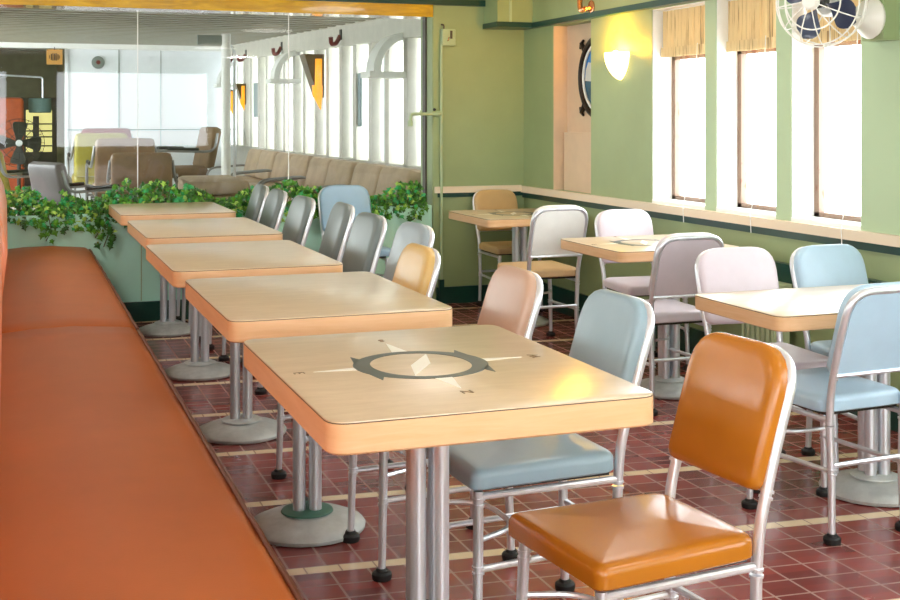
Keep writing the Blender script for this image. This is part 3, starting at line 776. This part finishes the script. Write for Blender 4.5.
LEFT = [(1.222, 2.24, -84, .978, 'orange', 'shiny orange vinyl chair pulled out at the near corner of the compass table'),
        (1.234, 2.865, -88, .995, 'blue', 'grey blue vinyl chair pushed under the compass table beside the orange chair'),
        (1.178, 3.43, -90, 1, 'pink', 'pinkish tan vinyl chair at the second table behind the compass table'),
        (1.112, 4.15, -89, 1, 'ochre', 'ochre yellow chair turned to the bench tables, cream edged back'),
        (1.385, 5, -84, 1, 'grey', 'pale grey chair standing just behind and right of the ochre chair'),
        (1.325, 5.5, -84, 1.008, 'slate', 'grey chair at the far end of the middle table, left of the pale grey chair'),
        (1.36, 6.17, -91, 1.015, 'slate', 'grey chair at the fourth table, in front of the blue chair by the planter'),
        (1.268, 6.66, -86, 1.022, 'slate', 'grey chair between the fourth and the last bench table'),
        (1.24, 7.25, -89, 1.03, 'slate', 'grey chair at the near end of the last bench table'),
        (1.215, 7.66, -92, 1.04, 'slate', 'grey chair closest to the planter at the last bench table')]
for x, y, a, sc_, k, l in LEFT: chair(x, y, a, k, l, GL, sc_)
chair(2.10, 7.53, 0, 'sky', 'light blue chair facing the camera with its back against the ivy planter', GL, 1.01)
GW = 'metal chairs at the window side tables'
chair(3.195, 7.60, 0, 'tan', 'tan chair facing the camera against the far green wall', GW, .945)
chair(2.855, 6.36, 180, 'cream', 'white backed chair with tan seat seen from behind at the corner table', GW, .97, 'white')
chair(3.13, 5.63, -4, 'lilac', 'pale lilac chair facing the camera behind the middle window side table', GW, .95)
chair(2.77, 4.86, 180, 'lav', 'lavender chair seen from behind at the middle window side table', GW, .95)
chair(2.605, 3.76, -6, 'lilac', 'pinkish white chair facing the camera behind the nearest window side table', GW, .95)
chair(3.025, 3.72, 0, 'ice', 'light blue chair facing the camera behind the nearest window side table', GW, .95)
chair(2.478, 3.28, 184, 'ice', 'light blue chair seen from behind at the right edge near the camera', GW, .95)

# ------------------------------------------------------------------ the lounge beyond the glass
LF = .12                                              # lounge deck height
def zc(y): return 2.06+(y-9.0)*.0233                  # the deckhead rises away from us
struct('floor_lounge', MB().box((-2.5, 8.2, LF-.1), (3.6, 24, LF)), M['lino'], 'pale floor of the lounge beyond the glass')
g = MB(); g.add([(-2.5, 8.2, zc(8.2)+.06), (3.6, 8.2, zc(8.2)+.06), (3.6, 24, zc(24)+.06), (-2.5, 24, zc(24)+.06), (-2.5, 8.2, zc(8.2)+.14), (3.6, 8.2, zc(8.2)+.14), (3.6, 24, zc(24)+.14), (-2.5, 24, zc(24)+.14)],
      [(0, 3, 2, 1), (4, 5, 6, 7), (0, 1, 5, 4), (1, 2, 6, 5), (2, 3, 7, 6), (3, 0, 4, 7)], M['slat'])
y = 8.4
while y < 18:
    z = zc(y)+.06; g.box((-2.5, y, z-.010), (3.0, y+.10, z+.01), M['slatgap']); y += .34
struct('ceiling_lounge', g, None, 'slatted pale deckhead of the lounge')
RX = 3.2
# right side: sill wall, lintel beam, posts and open bright windows
g = MB()
g.box((RX, 8.2, LF), (RX+.12, 18, .86), M['post'])
g.add([(RX-.12, 8.2, zc(8.2)-.13), (RX+.12, 8.2, zc(8.2)-.13), (RX+.12, 18, zc(18)-.15), (RX-.12, 18, zc(18)-.15), (RX-.12, 8.2, zc(8.2)+.08), (RX+.12, 8.2, zc(8.2)+.08), (RX+.12, 18, zc(18)+.08), (RX-.12, 18, zc(18)+.08)],
      [(0, 3, 2, 1), (4, 5, 6, 7), (0, 1, 5, 4), (1, 2, 6, 5), (2, 3, 7, 6), (3, 0, 4, 7)], M['post'])
g.box((RX-.10, 8.2, .86), (RX+.12, 18, .89), M['post'])
g.box((RX-.05, 8.2, .86), (RX+.12, 8.9, 2.0), M['post'])
struct('wall_lounge_side', g, None, 'white window side of the lounge')
g = MB(); y = 9.02; k = 0
while y < 17.8:
    g.box((RX-.10, y, .88), (RX+.10, y+.11, zc(y)-.12), M['post'])
    g.box((RX+.0, y+.11, .88), (RX+.03, y+(.42 if k % 2 else .48), zc(y)-.12), M['loungewall'])
    y += .52; k += 1
struct('trim_12', g, None, 'row of white window posts in the lounge')
struct('wall_lounge_end', MB().box((.82, 18, LF), (3.6, 18.1, 2.6)).box((.78, 17.96, LF), (.82, 18.1, 2.6)), M['loungewall'], 'white panelled end wall of the lounge')
g = MB()
g.box((.82, 17.985, 1.10), (3.2, 18, 1.115)); g.box((1.51, 17.99, 1.10), (1.525, 18, 2.3)); g.box((2.1, 17.992, LF), (2.106, 18, 2.3))
struct('trim_13', g, M['greycase'], 'thin grey panel joints on the lounge end wall')
struct('trim_14', MB().box((-2.5, 17.9, zc(18)-.02), (3.2, 18.02, zc(18)+.06)), M['white'], 'white edge beam at the end of the slatted deckhead')
struct('wall_lounge_left', MB().box((-2.5, 8.2, LF), (-2.4, 24, .9)).box((-2.5, 8.2, 2.0), (-2.4, 24, 2.7)).box((-2.5, 8.2, .9), (-2.4, 11, 2)).box((-2.5, 12.8, .9), (-2.4, 13.2, 2)).box((-2.5, 17.5, .9), (-2.4, 24, 2)), M['post'], 'left wall of the lounge')
g = MB(); g.box((-2.5, 22, LF), (1.6, 22.1, 2.7), M['olivewall']); g.box((-2.5, 21.96, LF), (1.6, 22, 1.62), M['dkwall']); g.box((.82, 18.1, LF), (.9, 22, 2.7), M['olivewall'])
struct('wall_lounge_rear', g, None, 'dim olive room beyond the lounge')
def flatbox(x0, y0, x1, y1, Y, t):
    a = at(x0, y1, Y); b = at(x1, y0, Y); return MB().box((a.x, Y, a.z), (b.x, Y+t, b.z))
w10 = flatbox(26, 110, 52, 152, 21.93, .03); struct('window_10', w10, M['curtain'], 'yellow sunlit window in the dim far room')
g = MB()
for yy in (124, 131, 137, 146):
    a = at(24, yy, 21.85); b = at(68, yy, 21.85); g.box((a.x, 21.85, a.z-.012), (b.x, 21.88, a.z+.012))
a = at(36, 122, 21.85); g.box((a.x-.05, 21.84, LF), (a.x+.05, 21.9, a.z+.1))
tag(g.build('railing', M['dkwall'], None, 0), 'dark wooden railing in front of the yellow window in the dim room', 'railing')

def rbox(g, a, b, r=.05, m=None, T=None):
    w, d, h = b[0]-a[0], b[1]-a[1], b[2]-a[2]; c = ((a[0]+b[0])/2, (a[1]+b[1])/2)
    lv = [(r*.6, 0), (r*.2, r*.2), (0, r*.6), (0, h-r), (r*.3, h-r*.3), (r, h)]
    lps = [[(c[0]+x, c[1]+y, a[2]+z) for x, y in trap(w, w, d, r, r, dd, 4)] for dd, z in lv]
    return g.loops(lps, m, T)
# sofas along the window side
def sofa(y0, y1, label):
    r = empty('lounge_sofa', (2.95, (y0+y1)/2, LF), label, 'sofa', 0, 'sofas along the lounge windows')
    L = y1-y0; g = MB(); rbox(g, (-.62, -L/2+.01, .0), (.13, L/2-.01, .22), .03); g.build('base', M['sofadk'], r)
    n = max(1, round(L/.8))
    for i in range(n):
        a = -L/2+L*i/n+.008; b = -L/2+L*(i+1)/n-.008
        g = MB(); rbox(g, (-.66, a, .22), (.0, b, .42), .06); g.build('seat_cushion', M['sofa'], r)
        T = Matrix.Translation((.02, 0, .40)) @ Matrix.Rotation(R(14), 4, 'Y')
        g = MB(); rbox(g, (-.13, a, .0), (.05, b, .36), .06, None, T); g.build('back_cushion', M['sofa'], r)
    for s in (-1, 1):
        MB().tube(fillet([(-.55, s*(L/2-.03), .2), (-.55, s*(L/2-.03), .52), (.0, s*(L/2-.03), .56), (.05, s*(L/2-.03), .2)], .12), .014, 8).build('arm_tube', M['tube'], r)
sofa(8.95, 10.55, 'brown cushioned sofa nearest the partition on the lounge window side')
sofa(10.65, 12.25, 'cushioned sofa second from the partition on the lounge window side')
sofa(12.35, 13.95, 'cushioned sofa third from the partition on the lounge window side')
sofa(14.05, 15.65, 'cushioned sofa at the far end of the lounge window side')

# lounge tube chairs
def lounge_chair(p, rot, m, label, sc=1.0, m2=None):
    r = empty('lounge_armchair', (p[0], p[1], LF), label, 'armchair', R(rot), 'tube framed lounge armchairs', sc)
    g = MB(); rbox(g, (-.27, -.30, .30), (.27, .25, .42), .05); g.build('seat', m2 or m, r)
    T = Matrix.Translation((0, .25, .40)) @ Matrix.Rotation(R(-12), 4, 'X')
    g = MB(); rbox(g, (-.27, -.05, .0), (.27, .06, .46), .05, None, T); g.build('backrest', m, r)
    for s in (-1, 1):
        MB().tube(fillet([(s*.3, .36, .02), (s*.3, -.33, .02), (s*.3, -.36, .60), (s*.3, .30, .58), (s*.27, .34, .78)], .10), .014, 8).build('frame_tube', M['tube'], r)
        MB().tube([(s*.3, -.22, .618), (s*.3, .12, .610)], .018, 8).build('arm_pad', M['darkmetal'], r)
    MB().tube([(-.3, -.2, .30), (.3, -.2, .30)], .012, 8).tube([(-.3, .2, .30), (.3, .2, .30)], .012, 8).build('cross_tube', M['tube'], r)
def gp(x, Y): q = at(x, 117, Y); return (q.x, q.y)
lounge_chair(gp(99, 15.6), 180, M['olive'], 'olive yellow lounge armchair with its back to the glass', 1.15)
lounge_chair(gp(104, 17.3), 180, M['maroon'], 'maroon lounge armchair behind the olive one near the end wall', 1.2)
lounge_chair(gp(122, 13.4), 180, M['brownv'], 'brown lounge armchair in front of the olive armchair', 1.12)
lounge_chair(gp(143, 11.6), 172, M['brownv'], 'brown lounge armchair with tube back nearest the glass', 1.0)
lounge_chair(gp(180, 16.6), -82, M['sofadk'], 'brown lounge armchair seen from the side, facing left', 1.22)
lounge_chair(gp(80, 11.0), 118, M['greyv'], 'grey and brown lounge armchair beside the left edge of ivy', .93, M['brownv'])
lounge_chair(gp(26, 13.0), 105, M['olive'], 'olive lounge armchair in front of the dark fan', 1.0)
g = empty('lounge_ottoman', (at(212, 117, 11.6).x, 11.6, LF), 'beige upholstered sofa end beside the white pole', 'sofa')
q = MB(); rbox(q, (-.28, -.5, 0), (.28, .5, .46), .07); q.build('body', M['sofa'], g)
q = MB(); rbox(q, (-.28, -.48, .46), (.28, .48, .60), .06); q.build('cushion', M['sofa'], g)
# booth, lamp, fan, pole, speaker, sign
g = empty('booth_seat', (.03, 19.2, LF), 'orange leather high backed booth seat in the dim far room', 'seat')
q = MB(); rbox(q, (-.35, -.12, .0), (.22, .12, 1.46), .06); q.build('backrest', M['boothor'], g)
q = MB(); rbox(q, (-.35, -.65, .0), (.22, -.14, .5), .06); q.build('seat', M['boothor'], g)
a = at(40, 99, 19.6)
g = empty('pendant_lamp', (a.x, a.y, a.z), 'pale teal drum lamp hanging from a bent chrome rod', 'lamp')
MB().lathe([(.15, -.21), (.165, -.2), (.165, .0), (.15, .01), (0, .015)], 24).build('lamp_shade', M['teal'], g)
MB().tube(fillet([(.04, 0, .0), (.04, 0, .33), (-.6, 0, .36), (-.6, 0, .95)], .05), .014, 8).build('rod', M['alu'], g)
a = at(19, 143, 13.9)
g = empty('pedestal_fan', (a.x, a.y, LF), 'dark pedestal fan in the lounge at the left edge of the glass', 'fan')
zc_ = a.z-LF; TF2 = Matrix.Translation((0, 0, zc_)) @ Matrix.Rotation(PI/2, 4, 'X')
MB().lathe([(0, 0), (.2, 0), (.2, .02), (.04, .05), (0, .05)], 24).tube([(0, 0, .04), (0, 0.06, zc_)], .02, 8).build('stand', M['darkmetal'], g)
q = MB()
for rr in (.26, .18, .10): q.tube([(rr*math.cos(2*PI*i/32), rr*math.sin(2*PI*i/32), .05 if rr < .18 else 0) for i in range(32)], .004, 6, None, True, TF2)
for k in range(16):
    c, s = math.cos(2*PI*k/16), math.sin(2*PI*k/16); q.tube([(.03*c, .03*s, .06), (.18*c, .18*s, .05), (.26*c, .26*s, 0), (.18*c, .18*s, -.06), (.03*c, .03*s, -.07)], .003, 5, None, False, TF2)
q.build('cage', M['darkmetal'], g)
for k in range(4):
    MB().prism(rpoly([(.02, -.02), (.22, -.11), (.235, .08), (.02, .03)], [.01, .06, .06, .01], 5), -.004, .004, None, TF2 @ Matrix.Rotation(PI/2*k, 4, 'Z') @ Matrix.Rotation(.3, 4, 'X')).build('blade', M['darkmetal'], g)
MB().lathe([(0, .03), (.035, .03), (.035, .068), (.0, .072)], 16, None, TF2).build('badge', M['alu'], g)
a = at(226, 117, 13.0)
g = empty('support_pole', (a.x, a.y, LF), 'white support pole with slim chrome pipe in the lounge', 'pole')
MB().tube([(0, 0, 0), (0, 0, zc(13)-LF+.02)], .05, 16).build('post', M['white'], g)
MB().tube(fillet([(.09, 0, .3), (.09, 0, zc(13)-LF-.12), (-.12, 0, zc(13)-LF-.04)], .08), .016, 8).build('chrome_pipe', M['alu'], g)
MB().box((-.30, -.02, zc(13)-LF-.10), (-.03, .02, zc(13)-LF+.0)).build('bracket', M['greycase'], g, 0)
a = at(98, 62.5, 18.0)
g = empty('wall_speaker', (a.x, 18.0, a.z), 'round grey speaker high on the white lounge end wall', 'speaker')
MB().lathe([(0, 0), (.085, 0), (.09, .02), (.075, .05), (.05, .055), (0, .05)], 28, None, Matrix.Rotation(PI/2, 4, 'X')).build('housing', M['greycase'], g)
MB().lathe([(0, .05), (.028, .05), (.03, .066), (0, .07)], 16, None, Matrix.Rotation(PI/2, 4, 'X')).build('cone', M['redhook'], g)
a = at(54.5, 57, 17.9)
g = empty('hanging_sign', (a.x, 17.9, a.z), 'small square ochre sign at the dark doorway of the lounge', 'sign')
MB().box((-.105, -.01, -.105), (.105, .01, .105)).build('board', M['sign'], g, 0)
q = MB()
for i, (h, w) in enumerate(((.03, .010), (.055, .016), (.065, .014), (.06, .018), (.065, .014), (.05, .016), (.03, .010))):
    q.box((-.072+i*.022, -.012, -h*.8), (-.072+i*.022+w, -.010, h*.8))
q.build('emblem', M['ink'], g, 0)
MB().tube([(0, 0, .105), (0, 0, zc(17.9)-a.z)], .006, 6).build('hanger', M['darkmetal'], g)
# small notices, hooks, lamp-shaped glass reflections and hoods on the lounge side
def side(x, y): # point on the lounge window side
    cx = (x-450)/F; t = RX/(cx*CY+SY); return Vector((RX, t*(-cx*SY+CY), EYE-(y-HZ)/F*t))
for i, (x, y, l) in enumerate(((353, 38, 'dark red hook nearest the partition on the lounge lintel'), (292, 49, 'red hook on the lounge lintel beside the glass joint'), (255, 56, 'dark red hook in the middle of the lounge lintel'), (233, 61, 'small red hook at the far end of the lounge lintel'))):
    p = side(x, y); g = empty('coat_hook', (RX-.12, min(p.y, 17.6), p.z), l, 'hook', 0, 'red hooks on the lounge lintel')
    MB().box((-.012, -.03, -.02), (0, .03, .08)).build('plate', M['darkmetal'], g, 0)
    MB().tube(fillet([(-.01, 0, .02), (-.05, 0, -.06), (-.11, -.04, -.07), (-.12, -.06, .0)], .03), .022, 8).build('hook_arm', M['redhook'], g)
for x, y, l, s in ((333, 78, 'large amber glass reflection shaped as a lamp on the lounge window posts', 1.25), (253, 93, 'amber glass reflection shaped as a lamp halfway down the lounge window side', .8), (207, 101, 'tiny amber reflection shaped as a lamp at the far end of the lounge window side', .8)):
    p = side(x, y); yy = min(p.y, 17.6)
    g = empty('amber_reflection', (RX-.10, yy, p.z-.08), l, 'wall lamp', 0, 'amber glass reflections shaped as lamps', s)
    MB().loops([[(0, -.02, -.10), (-.05, -.02, -.10), (-.05, .16, -.10), (0, .16, -.10)], [(0, -.02, .26), (-.17, -.02, .26), (-.17, .16, .26), (0, .16, .26)]]).build('back_plate', M['amberdk'], g, 0)  # dark gold patch of the glass reflection, built as a solid
    MB().loops([[(-.03-.07*k*math.sin(PI*j/8), -.03+.05*k*math.cos(PI*j/8), z) for j in range(9)] for k, z in ((.1, -.2), (1, -.08), (1.1, .0), (.75, .0), (.7, .22))]).build('reflection_glow', M['amber'], g)  # orange glow of the glass reflection, built as a glowing solid
for x, y, l in ((416, 72, 'white arched hood with ledge at the right edge of the partition'), (306, 79, 'white arched hood with ledge in the middle of the lounge side'), (245, 84, 'white arched hood with ledge at the far end of the lounge side')):
    p = side(x, y); g = empty('arched_hood', (RX-.07, p.y, p.z), l, 'hood', 0, 'arched hoods on the lounge window side')
    q = MB(); vs = []
    n = 12; H = .33; lo = []; li = []
    for i in range(n+1):
        a = PI/2*i/n; lo.append((-.30*math.sin(a)*1.0, H*math.cos(a))); li.append((-.24*math.sin(a), (H-.06)*math.cos(a)))
    poly = lo+list(reversed(li))
    q.loops([[(x_, -.02, z_) for x_, z_ in poly], [(x_, .22, z_) for x_, z_ in poly]]); q.build('hood', M['white'], g)
    MB().box((-.34, -.04, -.05), (0, .24, 0)).build('ledge', M['white'], g, 0)
for x, y, h, l in ((365, 100, .5, 'blue grey notice panel between lounge posts, larger one'), (262, 100, .45, 'narrow blue grey notice panel far along the lounge posts')):
    p = side(x, y); g = MB().box((RX-.085, p.y-.14, p.z-h/2), (RX-.07, p.y+.14, p.z+h/2)); tag(g.build('notice_panel', M['bluegrey'], None, 0), l, 'panel')

# ------------------------------------------------------------------ unseen ceiling lamps added as fill light for the saloon
def fill_lamp(x, y, z, power, col, label, size=.5):
    r = empty('fill_lamp', (x, y, z), label, 'fill lamp', 0, 'added fill lamps')
    MB().lathe([(.0, -.06), (.10, -.055), (.15, -.03), (.16, -.012), (.0, -.012)], 28).build('diffuser', emit('fill_lamp_diffuser', (255, 240, 214), 2.0), r)
    MB().lathe([(0, -.012), (.175, -.012), (.175, 0), (0, 0)], 28).build('rim', M['brass'], r)
    ld = bpy.data.lights.new('fill_light', 'AREA'); ld.shape = 'DISK'; ld.size = size; ld.energy = power; ld.color = col
    lo = bpy.data.objects.new('fill_light', ld); C.objects.link(lo); lo.parent = r; lo.location = (0, 0, -.07)
CW = (1, .97, .92)
for x, y in ((-1.4, .6), (-1.4, 3.2), (-1.4, 5.9)): fill_lamp(x, y, CZ, 7, CW, 'round unseen fill lamp added left of the bench')
fill_lamp(-.7, 6.3, CZ, 18, CW, 'round unseen fill lamp added to brighten the planter end')
for x, y in ((-.8, -1.3), (3.1, -.9)): fill_lamp(x, y, CZ, 34, CW, 'round unseen fill lamp added behind the viewer')
for x, y in ((2.4, 1.2), (2.4, 4.4), (2.4, 6.6)): fill_lamp(x, y, CZ, 5, CW, 'round unseen fill lamp added above the window side tables')

# lamp inside the sconce
ld = bpy.data.lights.new('sconce_light', 'POINT'); ld.energy = 28; ld.color = (1, .45, .01); ld.shadow_soft_size = .03
lo = bpy.data.objects.new('sconce_light', ld); C.objects.link(lo); lo.parent = sc; lo.location = (-.05, 0, .185)

# ------------------------------------------------------------------ daylight
w = bpy.data.worlds.new('sky'); bpy.context.scene.world = w; w.use_nodes = True
nt = w.node_tree; bg = nt.nodes['Background']
bg.inputs[0].default_value = (0.90, 0.96, 1.0, 1); bg.inputs[1].default_value = 12.0
def portal(loc, rot, sx, sy):
    ld = bpy.data.lights.new('window_daylight', 'AREA'); ld.shape = 'RECTANGLE'; ld.size = sx; ld.size_y = sy; ld.cycles.is_portal = True
    o = bpy.data.objects.new('window_daylight', ld); C.objects.link(o); o.location = loc; o.rotation_euler = rot
for a, b in WIN: portal((OX+.01, (a+b)/2, 1.36), (0, PI/2, 0), 1.08, b-a)
portal((-2.55, 14.25, 1.45), (0, -PI/2, 0), 1.1, 6.5)
portal((RX+.2, 13.1, 1.45), (0, PI/2, 0), 1.3, 9.8)
for a, b in ((NY+.6, 1.4), (5.2, 7.4)): portal((LX-.12, (a+b)/2, 1.375), (0, -PI/2, 0), 1.05, b-a)
for a, b in ((-2.4, 0), (.7, 2.9)): portal(((a+b)/2, NY-.12, 1.4), (PI/2, 0, PI), b-a, 1.1)

# ------------------------------------------------------------------ camera and colour
cd_ = bpy.data.cameras.new('camera'); cam = bpy.data.objects.new('camera', cd_); C.objects.link(cam)
cam.location = (0, 0, EYE); cam.rotation_euler = (PI/2, 0, -YAW)
cd_.sensor_width = 36; cd_.lens = F/900*36; cd_.shift_y = -(300-HZ)/900; cd_.clip_start = .02
scn = bpy.context.scene; scn.camera = cam
scn.view_settings.view_transform = 'Standard'; scn.view_settings.look = 'None'
scn.view_settings.exposure = 0.0; scn.view_settings.gamma = 1.0; scn.view_settings.use_curve_mapping = False
